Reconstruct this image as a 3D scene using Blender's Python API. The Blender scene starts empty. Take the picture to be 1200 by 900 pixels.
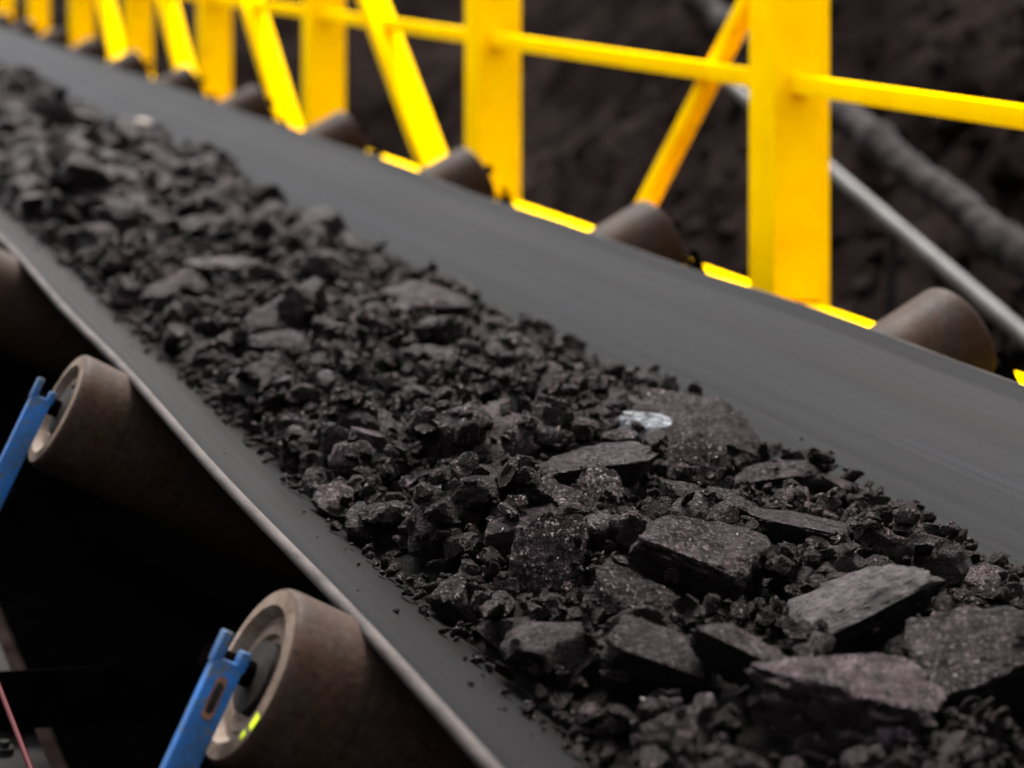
import bpy, bmesh, math, random
import numpy as np
from mathutils import Vector, Matrix, noise

scene = bpy.context.scene
COL = scene.collection
R = math.radians
random.seed(7)
rng = np.random.default_rng(11)

# ------------------------------------------------------------------ camera
PSI = R(21.4714)            # conveyor heading lies this far left of the lens axis
TA = 0.20900                # rise of the conveyor per metre of run
CAMZ = 1.70
cam_data = bpy.data.cameras.new('camera')
cam_data.sensor_width = 36.0
cam_data.lens = 72.0
cam_data.clip_start = 0.05
cam_data.clip_end = 400
cam_data.dof.use_dof = True
cam_data.dof.focus_distance = 2.08
cam_data.dof.aperture_fstop = 3.6
cam_data.dof.aperture_blades = 7
cam = bpy.data.objects.new('camera', cam_data)
COL.objects.link(cam)
cam.location = (0, 0, CAMZ)
cam.rotation_euler = (R(90), 0, -PSI)
scene.camera = cam

# ------------------------------------------------------------------ sky, sun, exposure
SUN_EL, SUN_AZ = R(68), R(25)      # azimuth from +Y towards +X
world = bpy.data.worlds.new('World')
scene.world = world
world.use_nodes = True
wn = world.node_tree
wn.nodes.clear()
sky = wn.nodes.new('ShaderNodeTexSky')
sky.sky_type = 'NISHITA'
sky.sun_disc = False
sky.sun_elevation = SUN_EL
sky.sun_rotation = SUN_AZ
sky.air_density = 1.0
sky.dust_density = 6.0
sky.ozone_density = 1.0
hs = wn.nodes.new('ShaderNodeHueSaturation')      # cloud cover: grey, not blue
hs.inputs['Saturation'].default_value = 0.22
bg = wn.nodes.new('ShaderNodeBackground')
bg.inputs['Strength'].default_value = 0.15
wo = wn.nodes.new('ShaderNodeOutputWorld')
wn.links.new(sky.outputs[0], hs.inputs['Color'])
wn.links.new(hs.outputs[0], bg.inputs['Color'])
wn.links.new(bg.outputs[0], wo.inputs['Surface'])

sd = bpy.data.lights.new('sun', 'SUN')
sd.energy = 2.4
sd.angle = R(16)
sd.color = (1.0, 0.94, 0.88)
sun = bpy.data.objects.new('sun', sd)
COL.objects.link(sun)
sdir = Vector((math.sin(SUN_AZ) * math.cos(SUN_EL), math.cos(SUN_AZ) * math.cos(SUN_EL), math.sin(SUN_EL)))
sun.rotation_euler = sdir.to_track_quat('Z', 'Y').to_euler()
sun.location = (0, 0, 8)

vs = scene.view_settings
vs.view_transform = 'Standard'
vs.look = 'None'
vs.exposure = 2.25
vs.gamma = 1.0
vs.use_curve_mapping = False
scene.cycles.use_denoising = True
scene.cycles.max_bounces = 6


# ------------------------------------------------------------------ helpers
def W(x, y, z0):
    """conveyor coordinates: across, along the ground, height above the slope line through the lens"""
    return Vector((x, y, CAMZ + z0 + y * TA))


def link(name, me, mat=None, parent=None):
    o = bpy.data.objects.new(name, me)
    COL.objects.link(o)
    if mat is not None and me is not None:
        mats = mat if isinstance(mat, (list, tuple)) else [mat]
        me.materials.clear()
        for m in mats:
            me.materials.append(m)
    if parent is not None:
        o.parent = parent
    return o


def mesh_from(name, v, f, smooth=True, angle=None):
    me = bpy.data.meshes.new(name)
    me.from_pydata([tuple(p) for p in v], [], f)
    me.update()
    if smooth:
        me.shade_smooth()
        if angle is not None:
            me.set_sharp_from_angle(angle=R(angle))
    return me


def fast_mesh(name, V, F, smooth=False):
    """V (n,3) float, F (m,3) int arrays"""
    me = bpy.data.meshes.new(name)
    me.vertices.add(len(V))
    me.vertices.foreach_set('co', np.ascontiguousarray(V, dtype=np.float32).ravel())
    m = len(F)
    me.loops.add(m * 3)
    me.loops.foreach_set('vertex_index', np.ascontiguousarray(F, dtype=np.int32).ravel())
    me.polygons.add(m)
    me.polygons.foreach_set('loop_start', np.arange(0, m * 3, 3, dtype=np.int32))
    me.update(calc_edges=True)
    me.validate()
    if smooth:
        me.shade_smooth()
    else:
        me.shade_flat()
    return me


def tag(o, label, cat, group=None, kind=None):
    o['label'] = label
    o['category'] = cat
    if group:
        o['group'] = group
    if kind:
        o['kind'] = kind
    return o


def empty(name, loc=(0, 0, 0)):
    o = bpy.data.objects.new(name, None)
    o.empty_display_size = 0.05
    COL.objects.link(o)
    o.location = loc
    return o


def child(name, me, mat, parent):
    """mesh given in world coordinates, re-based on the parent's origin"""
    p = parent
    base = Vector((0, 0, 0))
    while p is not None:
        base += p.location
        p = p.parent
    me.transform(Matrix.Translation(-base))
    return link(name, me, mat, parent)


def frame_mesh(name, segs, bevel=0.003):
    """boxes along axes: (p0, p1, side vector, width along side, thickness)"""
    bm = bmesh.new()
    for p0, p1, side, w, t in segs:
        p0, p1 = Vector(p0), Vector(p1)
        d = (p1 - p0).normalized()
        s = Vector(side)
        s = (s - d * s.dot(d)).normalized()
        n = d.cross(s)
        vv = []
        for p in (p0, p1):
            for a, b in ((-1, -1), (1, -1), (1, 1), (-1, 1)):
                vv.append(bm.verts.new(p + s * (a * w / 2) + n * (b * t / 2)))
        for q in ((3, 2, 1, 0), (4, 5, 6, 7), (0, 1, 5, 4), (1, 2, 6, 5), (2, 3, 7, 6), (3, 0, 4, 7)):
            bm.faces.new([vv[i] for i in q])
    bmesh.ops.recalc_face_normals(bm, faces=bm.faces)
    if bevel:
        bmesh.ops.bevel(bm, geom=list(bm.edges), offset=bevel, segments=2, affect='EDGES', profile=0.6)
    me = bpy.data.meshes.new(name)
    bm.to_mesh(me)
    bm.free()
    me.shade_smooth()
    me.set_sharp_from_angle(angle=R(40))
    return me


def lathe(name, prof, c, axis, seg=56, ang=None, sharp=35):
    """profile of (radius, distance along axis) turned round the axis through c"""
    axis = Vector(axis).normalized()
    e1 = axis.cross(Vector((0, 1, 0))).normalized()
    e2 = axis.cross(e1).normalized()
    a0, a1 = ang if ang else (0, 2 * math.pi)
    closed = ang is None
    n = seg if closed else seg + 1
    v, f = [], []
    for r, t in prof:
        for i in range(n):
            a = a0 + (a1 - a0) * i / seg
            v.append(Vector(c) + axis * t + (e1 * math.cos(a) + e2 * math.sin(a)) * r)
    for j in range(len(prof) - 1):
        for i in range(seg):
            k = (i + 1) % n
            f.append((j * n + i, j * n + k, (j + 1) * n + k, (j + 1) * n + i))
    me = mesh_from(name, v, f, True, sharp)
    at = me.attributes.new('along', 'FLOAT', 'POINT')
    at.data.foreach_set('value', [t for r, t in prof for _ in range(n)])
    bm = bmesh.new(); bm.from_mesh(me)
    bmesh.ops.remove_doubles(bm, verts=bm.verts, dist=1e-6)
    bmesh.ops.recalc_face_normals(bm, faces=bm.faces)
    bm.to_mesh(me); bm.free()
    return me


def tube(name, pts, r, seg=12):
    v, f = [], []
    for i, p in enumerate(pts):
        a = Vector(pts[max(0, i - 1)]); b = Vector(pts[min(len(pts) - 1, i + 1)])
        d = (b - a).normalized()
        s = d.cross(Vector((0, 0, 1))).normalized()
        u = s.cross(d)
        rr = r[i] if isinstance(r, (list, tuple)) else r
        for k in range(seg):
            t = 2 * math.pi * k / seg
            v.append(Vector(p) + (s * math.cos(t) + u * math.sin(t)) * rr)
    for i in range(len(pts) - 1):
        for k in range(seg):
            k2 = (k + 1) % seg
            f.append((i * seg + k, i * seg + k2, (i + 1) * seg + k2, (i + 1) * seg + k))
    f.append(tuple(range(seg - 1, -1, -1)))
    f.append(tuple((len(pts) - 1) * seg + k for k in range(seg)))
    return mesh_from(name, v, f, True, 50)


# ------------------------------------------------------------------ materials
class NT:
    def __init__(self, name):
        self.m = bpy.data.materials.new(name)
        self.m.use_nodes = True
        self.t = self.m.node_tree
        self.b = self.t.nodes['Principled BSDF']
        self.tc = self.t.nodes.new('ShaderNodeTexCoord')

    def n(self, typ, **kw):
        x = self.t.nodes.new('ShaderNode' + typ)
        for k, v in kw.items():
            setattr(x, k, v)
        return x

    def l(self, a, b):
        self.t.links.new(a, b)

    def mapping(self, scale, src=None, rot=None):
        mp = self.n('Mapping')
        mp.inputs['Scale'].default_value = scale
        if rot:
            mp.inputs['Rotation'].default_value = rot
        self.l(src or self.tc.outputs['Object'], mp.inputs['Vector'])
        return mp.outputs[0]

    def noise(self, scale, detail=4, rough=0.6, vec=None, dist=0.0):
        x = self.n('TexNoise')
        x.inputs['Scale'].default_value = scale
        x.inputs['Detail'].default_value = detail
        x.inputs['Roughness'].default_value = rough
        x.inputs['Distortion'].default_value = dist
        self.l(vec or self.tc.outputs['Object'], x.inputs['Vector'])
        return x.outputs['Fac']

    def ramp(self, fac, stops):
        x = self.n('ValToRGB')
        el = x.color_ramp.elements
        while len(el) < len(stops):
            el.new(0.5)
        for e, (p, c) in zip(el, stops):
            e.position = p
            e.color = (*c, 1) if len(c) == 3 else c
        self.l(fac, x.inputs[0])
        return x.outputs[0]

    def val(self, fac, stops):
        return self.ramp(fac, [(p, (c, c, c)) for p, c in stops])

    def mix(self, fac, a, b, blend='MIX'):
        x = self.n('Mix', data_type='RGBA', blend_type=blend)
        for s, v in ((x.inputs[0], fac), (x.inputs[6], a), (x.inputs[7], b)):
            if hasattr(v, 'links'):
                self.l(v, s)
            elif isinstance(v, (int, float)):
                s.default_value = v
            else:
                s.default_value = (*v, 1)
        return x.outputs[2]

    def bump(self, h, strength, dist=0.01, prev=None):
        x = self.n('Bump')
        x.inputs['Strength'].default_value = strength
        x.inputs['Distance'].default_value = dist
        self.l(h, x.inputs['Height'])
        if prev is not None:
            self.l(prev, x.inputs['Normal'])
        return x.outputs[0]

    def out(self, color=None, rough=None, normal=None, metal=None, spec=None):
        for k, v in (('Base Color', color), ('Roughness', rough), ('Normal', normal), ('Metallic', metal),
                     ('Specular IOR Level', spec)):
            if v is None:
                continue
            if hasattr(v, 'links'):
                self.l(v, self.b.inputs[k])
            elif isinstance(v, (int, float)):
                self.b.inputs[k].default_value = v
            else:
                self.b.inputs[k].default_value = (*v, 1)
        return self.m


def coal_material(name, lo, mid, hi, rnd='object', gloss=0.42, black=(0.0034, 0.0026, 0.0026), spec=0.045):
    """coal with lit tops and shaded sides painted in by a mesh attribute, pitted and banded"""
    q = NT(name)
    if rnd == 'object':
        rv = q.n('ObjectInfo').outputs['Random']
    else:
        rv = q.n('NewGeometry').outputs['Random Per Island']
    P = q.n('NewGeometry').outputs['Position']
    big = q.noise(34, 5, 0.62, P)
    fine = q.noise(300, 4, 0.80, P)
    pit = q.n('TexVoronoi', feature='F1')
    pit.inputs['Scale'].default_value = 300
    q.l(P, pit.inputs['Vector'])
    pitv = q.val(pit.outputs['Distance'], [(0.12, 0.0), (0.34, 1.0)])
    vec = q.mapping((18, 22, 150), P, (0.35, 0.2, 0.1))
    band = q.noise(1.0, 3, 0.55, vec)
    c = q.ramp(big, [(0.30, lo), (0.50, mid), (0.72, hi)])
    dust = q.val(fine, [(0.40, 0.06), (0.50, 0.85), (0.61, 3.0)])
    coarse = q.val(q.noise(95, 5, 0.75, P), [(0.36, 0.28), (0.50, 1.0), (0.64, 1.75)])
    c = q.mix(q.val(q.noise(48, 3, 0.6, P), [(0.36, 0.25), (0.62, 1.0)]), c, q.mix(1.0, c, dust, 'MULTIPLY'))
    c = q.mix(1.0, c, coarse, 'MULTIPLY')
    c = q.mix(0.8, c, pitv, 'MULTIPLY')
    tone = q.val(rv, [(0.0, 0.4), (0.5, 0.95), (0.85, 1.6), (1.0, 2.4)])
    c = q.mix(1.0, c, tone, 'MULTIPLY')
    at = q.n('Attribute', attribute_name='lit_face')
    ad = q.n('Math', operation='MULTIPLY_ADD')
    q.l(big, ad.inputs[0]); ad.inputs[1].default_value = 0.9
    q.l(at.outputs['Fac'], ad.inputs[2])
    bed = q.val(ad.outputs[0], [(0.82, 0.0), (1.18, 1.0)])
    c = q.mix(bed, black, c)  # sides painted near-black as if shaded, lit tops keep the full tone
    rg = q.val(band, [(0.40, gloss - 0.16), (0.50, gloss + 0.08), (0.60, gloss + 0.28)])
    spark = q.val(q.noise(200, 3, 0.75, P), [(0.565, 0.0), (0.62, 1.0)])       # bright vitrain specks
    rg = q.mix(spark, rg, (0.26, 0.26, 0.26))
    sp = q.mix(spark, (spec, spec, spec), (min(1, spec * 10),) * 3)
    rg = q.mix(bed, (0.34, 0.34, 0.34), rg)
    sp = q.mix(bed, (spec * 2.2,) * 3, sp)
    nb = q.bump(big, 0.55, 0.012)
    nb = q.bump(band, 0.35, 0.006, nb)
    nb = q.bump(q.noise(150, 5, 0.7, P), 0.7, 0.006, nb)
    nb = q.bump(fine, 1.0, 0.007, nb)
    nb = q.bump(pitv, 0.8, 0.003, nb)
    q.b.inputs['Specular Tint'].default_value = (1.0, 0.78, 0.82, 1)
    return q.out(c, rg, nb, spec=sp)


COAL = coal_material('coal', (0.004361, 0.003019, 0.003354), (0.01853, 0.01306, 0.01458), (0.04942, 0.03596, 0.04025), 'object', 0.50)
COAL_FINE = coal_material('coal_fine', (0.003634, 0.002494, 0.002738), (0.01381, 0.009716, 0.01082), (0.03052, 0.02205, 0.02451), 'island', 0.56, spec=0.03)
COAL_GREY = coal_material('coal_grey', (0.008721, 0.006234, 0.006981), (0.02689, 0.01942, 0.02169), (0.06105, 0.04482, 0.04983), 'object', 0.58)

q = NT('pale_stone')
P = q.n('NewGeometry').outputs['Position']
c = q.ramp(q.noise(40, 6, 0.72, P), [(0.38, (0.003475, 0.002637, 0.002579)), (0.46, (0.01516, 0.01215, 0.01175)), (0.66, (0.0417, 0.03382, 0.03297))])
c = q.mix(0.35, c, q.val(q.noise(260, 3, 0.75, P), [(0.35, 0.35), (0.6, 1.25)]), 'MULTIPLY')
c = q.mix(0.8, c, q.val(q.noise(24, 5, 0.6, P), [(0.38, 0.25), (0.5, 1.0)]), 'MULTIPLY')
at = q.n('Attribute', attribute_name='lit_face')
c = q.mix(q.val(at.outputs['Fac'], [(0.62, 0.0), (0.82, 1.0)]), (0.002075, 0.001554, 0.001554), c)  # sides painted dark like shade, only the lit top stays pale
PALE = q.out(c, 0.6, q.bump(q.noise(90, 6, 0.7, P), 0.8, 0.008), spec=0.06)

q = NT('white_mineral')
P = q.n('NewGeometry').outputs['Position']
c = q.ramp(q.noise(70, 5, 0.65, P), [(0.41, (0.01094, 0.01003, 0.01094)), (0.47, (0.1094, 0.114, 0.1231)), (0.68, (0.1824, 0.1934, 0.2079))])
WHITE = q.out(c, 0.5, q.bump(q.noise(200, 4, 0.6, P), 0.7, 0.005), spec=0.15)

q = NT('tan_stone')
TAN = q.out(q.ramp(q.noise(60, 4), [(0.3, (0.0576, 0.036, 0.0252)), (0.7, (0.1296, 0.09, 0.0612))]), 0.7)

q = NT('bright_grain')
GLINT = q.out(q.ramp(q.n('NewGeometry').outputs['Random Per Island'],
                     [(0.0, (0.24, 0.228, 0.216)), (0.6, (0.216, 0.18, 0.15)), (1.0, (0.18, 0.126, 0.084))]), 0.22)  # pale stand-ins for glints, the sparkle put into the colour

q = NT('yellow_paint')
d = q.noise(7, 6, 0.65)
c = q.ramp(d, [(0.30, (0.90, 0.48, 0.0)), (0.55, (0.96, 0.565, 0.0)), (0.8, (0.96, 0.60, 0.0))])
grime = q.val(q.noise(3.1, 8, 0.75, q.mapping((6, 6, 1.2))), [(0.56, 0.0), (0.80, 0.6)])
c = q.mix(grime, c, (0.30, 0.15, 0.012))
chips = q.val(q.noise(26, 5, 0.7), [(0.70, 0.0), (0.73, 0.9)])
c = q.mix(chips, c, (0.06, 0.035, 0.02))
YELLOW = q.out(c, q.val(d, [(0.3, 0.42), (0.8, 0.6)]), q.bump(q.noise(55, 4), 0.12, 0.003), spec=0.0)

q = NT('belt_rubber')
vec = q.mapping((190, 0.30, 0))
st = q.noise(1.0, 5, 0.7, vec)
vec2 = q.mapping((15, 0.22, 0))
st2 = q.noise(1.0, 3, 0.6, vec2)
spk = q.noise(120, 3, 0.75)
c = q.ramp(st2, [(0.28, (0.002621, 0.002801, 0.003314)), (0.5, (0.004154, 0.004448, 0.005288)), (0.75, (0.006232, 0.006653, 0.007897))])
c = q.mix(1.0, c, q.val(st, [(0.32, 0.22), (0.43, 1.0), (0.75, 1.18)]), 'MULTIPLY')
c = q.mix(0.45, c, q.val(spk, [(0.28, 0.4), (0.40, 1.0), (0.8, 1.06)]), 'MULTIPLY')
brn = q.val(q.noise(1.0, 3, 0.6, q.mapping((42, 0.3, 0))), [(0.58, 0.0), (0.74, 0.5)])
c = q.mix(brn, c, (0.00482, 0.003937, 0.00348))
sx = q.n('SeparateXYZ')
q.l(q.n('NewGeometry').outputs['Position'], sx.inputs[0])
mr = q.n('MapRange')
q.l(sx.outputs['X'], mr.inputs[0])
mr.inputs[1].default_value = 0.5
mr.inputs[2].default_value = 1.6
stain = q.val(mr.outputs[0], [(0.010, 0.4), (0.05, 0.75), (0.12, 1.0), (0.70, 0.7), (0.80, 0.0)])     # coal dust rubbed in beside the load
stn = q.mix(1.0, stain, q.val(q.noise(1.0, 5, 0.7, q.mapping((60, 2.2, 0))), [(0.32, 0.3), (0.60, 1.0)]), 'MULTIPLY')
c = q.mix(stn, c, (0.002301, 0.001911, 0.001833))
nb = q.bump(st, 0.15, 0.001)
nb = q.bump(spk, 0.25, 0.001, nb)
RUBBER = q.out(c, q.val(st, [(0.3, 0.66), (0.7, 0.54)]), nb, spec=0.022)

q = NT('worn_edge')
c = q.ramp(q.noise(1.0, 5, 0.7, q.mapping((60, 9, 60))), [(0.3, (0.01245, 0.009432, 0.008176)), (0.5, (0.03024, 0.02507, 0.02348)), (0.75, (0.04624, 0.04004, 0.03825))])
EDGE = q.out(c, 0.8, q.bump(q.noise(160, 4), 0.4, 0.002), spec=0.1)

q = NT('roller_steel')
g = q.noise(16, 7, 0.72)
al = q.n('Attribute', attribute_name='along').outputs['Vector']
ring = q.noise(1.0, 4, 0.7, q.mapping((70, 70, 70), al))
c = q.ramp(g, [(0.28, (0.008291, 0.005729, 0.004645)), (0.5, (0.01657, 0.01199, 0.009997)), (0.75, (0.02818, 0.02077, 0.01762))])
c = q.mix(0.6, c, q.val(ring, [(0.34, 0.5), (0.5, 1.0), (0.68, 1.5)]), 'MULTIPLY')
rustm = q.val(q.noise(17, 7, 0.75), [(0.40, 0.0), (0.60, 0.85)])
c = q.mix(rustm, c, (0.02156, 0.0111, 0.006407))
c = q.mix(0.7, c, q.val(q.noise(130, 4, 0.75), [(0.3, 0.4), (0.6, 1.25)]), 'MULTIPLY')
ROLLER = q.out(c, q.val(g, [(0.3, 0.45), (0.7, 0.68)]), q.bump(ring, 0.12, 0.002, q.bump(q.noise(120, 4), 0.3, 0.003)), spec=0.03)

q = NT('roller_rim')
c = q.ramp(q.noise(22, 6, 0.7), [(0.3, (0.0336, 0.01948, 0.01142)), (0.5, (0.0672, 0.04637, 0.03293)), (0.72, (0.1008, 0.08063, 0.0672))])
RIM = q.out(c, 0.7, q.bump(q.noise(120, 4), 0.4, 0.003), spec=0.1)

q = NT('roller_seal')
SEAL = q.out(q.ramp(q.noise(40, 4), [(0.3, (0.004, 0.0034, 0.003)), (0.7, (0.015, 0.0125, 0.011))]), 0.7, spec=0.06)

q = NT('blue_paint')
g = q.noise(22, 6, 0.7)
c = q.ramp(g, [(0.30, (0.003751, 0.04423, 0.152)), (0.6, (0.006565, 0.07145, 0.2338)), (0.8, (0.01875, 0.1089, 0.269))])
chip = q.val(q.noise(75, 6, 0.75), [(0.55, 0.0), (0.60, 0.9)])
c = q.mix(chip, c, (0.05818, 0.05741, 0.03916))
c = q.mix(q.val(q.noise(26, 7, 0.75), [(0.42, 0.0), (0.66, 0.85)]), c, (0.01861, 0.03038, 0.03481))
BLUE = q.out(c, 0.5, q.bump(g, 0.25, 0.003), spec=0.15)
q = NT('rust')
RUST = q.out(q.ramp(q.noise(60, 5), [(0.3, (0.05, 0.018, 0.008)), (0.7, (0.16, 0.065, 0.025))]), 0.85)

q = NT('dirty_steel')
c = q.ramp(q.noise(20, 6, 0.7), [(0.3, (0.0006541, 0.0004708, 0.0004708)), (0.6, (0.001417, 0.001083, 0.00113)), (0.8, (0.002835, 0.002165, 0.00226))])
STEEL = q.out(c, 0.85, q.bump(q.noise(80, 5), 0.6, 0.006), spec=0.0)

q = NT('dusty_steel')
c = q.ramp(q.noise(16, 6, 0.7), [(0.3, (0.0027, 0.002295, 0.002106)), (0.6, (0.00648, 0.00567, 0.005265)), (0.8, (0.00891, 0.0081, 0.00756))])
DUSTY = q.out(c, 0.8, q.bump(q.noise(60, 5), 0.3, 0.004), spec=0.1)

q = NT('galvanised_pipe')
c = q.ramp(q.noise(9, 5, 0.6), [(0.32, (0.01596, 0.01535, 0.01473)), (0.6, (0.03313, 0.03255, 0.03131)), (0.8, (0.04174, 0.04052, 0.03807))])
GALV = q.out(c, 0.6, spec=0.1)

q = NT('crusted_pipe')
c = q.ramp(q.noise(6, 6, 0.7), [(0.36, (0.003851, 0.002964, 0.00326)), (0.50, (0.01284, 0.01047, 0.01141)), (0.60, (0.02353, 0.01956, 0.02118))])
CRUST = q.out(c, 0.9, q.bump(q.noise(20, 6), 0.9, 0.04), spec=0.05)

q = NT('red_cord')
RED = q.out((0.022, 0.0004, 0.001), 0.6, spec=0.05)
q = NT('fluorescent_paint')
FLUO = q.out(q.ramp(q.noise(150, 3), [(0.35, (0.22, 0.27, 0.0)), (0.6, (0.46, 0.60, 0.0))]), 0.5)

q = NT('coal_ground')
g = q.noise(0.8, 7, 0.7)
c = q.ramp(g, [(0.36, (0.001942, 0.001359, 0.00123)), (0.5, (0.004789, 0.003431, 0.003107)), (0.64, (0.009709, 0.007119, 0.006344))])
c = q.mix(0.75, c, q.val(q.noise(4, 6, 0.7), [(0.34, 0.35), (0.5, 1.0), (0.66, 1.8)]), 'MULTIPLY')
GROUND = q.out(c, 0.9, q.bump(q.noise(9, 8, 0.7), 0.6, 0.05), spec=0.0)
HILLCOAL = coal_material('hill_coal', (0.004466, 0.003248, 0.003045), (0.01218, 0.008932, 0.008323), (0.03045, 0.02274, 0.02132), 'island', 0.85, (0.00406, 0.003045, 0.002639), 0.0)


# ------------------------------------------------------------------ ground and stockpile
def hill(x, y):
    s = 0.64 * x + 0.77 * y - 4.0
    h1 = min(0.80 * s, 1.15 * (x - 2.75))
    h2 = 0.85 * (y - 16.0)
    h = max(h1, h2, 0.0)
    h = 14 * (1 - math.exp(-h / 14)) * 1.12 if h > 0 else 0.0
    k = min(1.0, 0.12 + h * 0.5)
    n = noise.fractal(Vector((x * 0.55, y * 0.55, 3.1)), 0.9, 2.1, 5) * 0.30 * k
    n += noise.fractal(Vector((x * 2.4, y * 2.4, 7.7)), 0.8, 2.1, 4) * 0.075 * (0.3 + k)
    return h + n


def axis_coords(lo, a, b, hi, fine, n_out):
    left = a - (a - lo) * (np.linspace(1, 0, n_out, endpoint=False) ** 2.0)
    mid = np.arange(a, b, fine)
    right = b + (hi - b) * (np.linspace(0, 1, n_out) ** 2.0)
    return np.concatenate([left, mid, right])


gx = axis_coords(-120, -1.0, 12.0, 160, 0.075, 24)
gy = axis_coords(-120, 0.0, 20.0, 220, 0.09, 24)
gv = []
for y in gy:
    for x in gx:
        gv.append((x, y, hill(x, y)))
nx = len(gx)
gf = [(j * nx + i, j * nx + i + 1, (j + 1) * nx + i + 1, (j + 1) * nx + i)
      for j in range(len(gy) - 1) for i in range(nx - 1)]
ground = link('ground', mesh_from('ground', gv, gf), GROUND)
ground['kind'] = 'structure'
ground['label'] = 'dark coal ground rising into a stockpile slope behind the conveyor'


# ------------------------------------------------------------------ lump shapes
_ico = {}


def ico(n):
    if n not in _ico:
        bm = bmesh.new()
        bmesh.ops.create_icosphere(bm, subdivisions=n, radius=1.0)
        bm.verts.ensure_lookup_table()
        V = np.array([v.co[:] for v in bm.verts])
        F = np.array([[v.index for v in f.verts] for f in bm.faces])
        bm.free()
        _ico[n] = (V, F)
    return _ico[n]


def lump(seed, sub, cuts=11, rough=0.06, planes=(), boxy=0.35, noisef=2.2, strata=0.0, depth=(0.55, 0.88), hard=0.95):
    """unit lump: a ball clipped by random fracture planes, then roughened; extents about +-1"""
    g = np.random.default_rng(seed)
    V, F = ico(sub)
    V = V.copy()
    m = np.abs(V).max(axis=1, keepdims=True)
    V = V * (1 - boxy) + V / m * 0.86 * boxy
    pl = []
    for _ in range(cuts):
        n = g.normal(size=3); n /= np.linalg.norm(n)
        pl.append((n, g.uniform(*depth)))
    for n, d in planes:
        n = np.array(n, float); n /= np.linalg.norm(n)
        pl.append((n, d))
    def ruffle(V, amount, freq):
        off = g.uniform(-50, 50, 3)
        D = np.empty(len(V))
        for i, p in enumerate(V):
            q_ = Vector(p * freq + off)
            D[i] = noise.fractal(q_, 0.75, 2.15, 4)
        L = np.linalg.norm(V, axis=1, keepdims=True)
        return V + V / np.maximum(L, 1e-6) * (D[:, None] * amount)
    if rough > 0 and sub >= 3:
        V = ruffle(V, rough * 2.0, noisef * 0.8)
    for n, d in pl:
        t = V @ n - d
        k = t > 0
        V[k] -= np.outer(t[k] * hard, n)
    if rough > 0 and sub >= 3:
        V = ruffle(V, rough * 0.40, noisef * 2.4)
    elif rough > 0:
        V = V * (1 + g.normal(size=(len(V), 1)) * rough * 0.9)
    if strata > 0:
        z = V[:, 2] * 5.0 + 0.4 * V[:, 0]
        saw = (z - np.floor(z))
        V[:, :2] *= (1 + strata * (saw[:, None] - 0.5))
    V -= (V.max(0) + V.min(0)) / 2
    V /= (V.max(0) - V.min(0)) / 2
    return V, F


def lit_face(V, F, b=(0, 0, 1)):
    """how far each vertex faces along the axis painted as lit, 0..1"""
    a, b_, c = V[F[:, 0]], V[F[:, 1]], V[F[:, 2]]
    n = np.cross(b_ - a, c - a)
    N = np.zeros_like(V)
    for k in range(3):
        np.add.at(N, F[:, k], n)
    N /= np.maximum(np.linalg.norm(N, axis=1, keepdims=True), 1e-9)
    b = np.array(b, float); b /= np.linalg.norm(b)
    return np.clip(np.abs(N @ b), 0, 1)


def set_lit_face(me, val):
    at = me.attributes.new('lit_face', 'FLOAT', 'POINT')
    at.data.foreach_set('value', np.ascontiguousarray(val, dtype=np.float32))


def rot_matrix(yaw, pitch, roll):
    return np.array(Matrix.Rotation(yaw, 3, 'Z') @ Matrix.Rotation(pitch, 3, 'X') @ Matrix.Rotation(roll, 3, 'Y'))


# ------------------------------------------------------------------ belt
BELT = [(0.515, -0.545), (0.60, -0.5855), (0.70, -0.635), (0.80, -0.683), (0.87, -0.705), (0.95, -0.712),
        (1.05, -0.708), (1.14, -0.690), (1.21, -0.658), (1.30, -0.603), (1.38, -0.550), (1.46, -0.501), (1.52, -0.467), (1.545, -0.4535)]


def belt_curve(n=64):
    P = np.array(BELT)
    s = np.concatenate([[0], np.cumsum(np.linalg.norm(np.diff(P, axis=0), axis=1))])
    t = np.linspace(0, s[-1], n)
    x = np.interp(t, s, P[:, 0]); z = np.interp(t, s, P[:, 1])
    for _ in range(6):
        x[1:-1] = (x[:-2] + 2 * x[1:-1] + x[2:]) / 4
        z[1:-1] = (z[:-2] + 2 * z[1:-1] + z[2:]) / 4
    return x, z


BX, BZ = belt_curve()
NEAR_Y, FAR_Y = -1.6, 15.6
IDLER0, IDLER_STEP = 1.672, 1.006


def belt_z(x):
    return np.interp(x, BX, BZ)


def belt_offset(y, u):
    """sag between idlers and slow wander of the edges; u in -1..1 across"""
    ph = (y - IDLER0) / IDLER_STEP
    sag = -0.005 * (0.5 - 0.5 * math.cos(2 * math.pi * ph)) * abs(u) ** 1.5
    wob = 0.004 * noise.noise(Vector((y * 0.9, u * 0.8, 2.0))) * abs(u)
    return sag + wob


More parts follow.
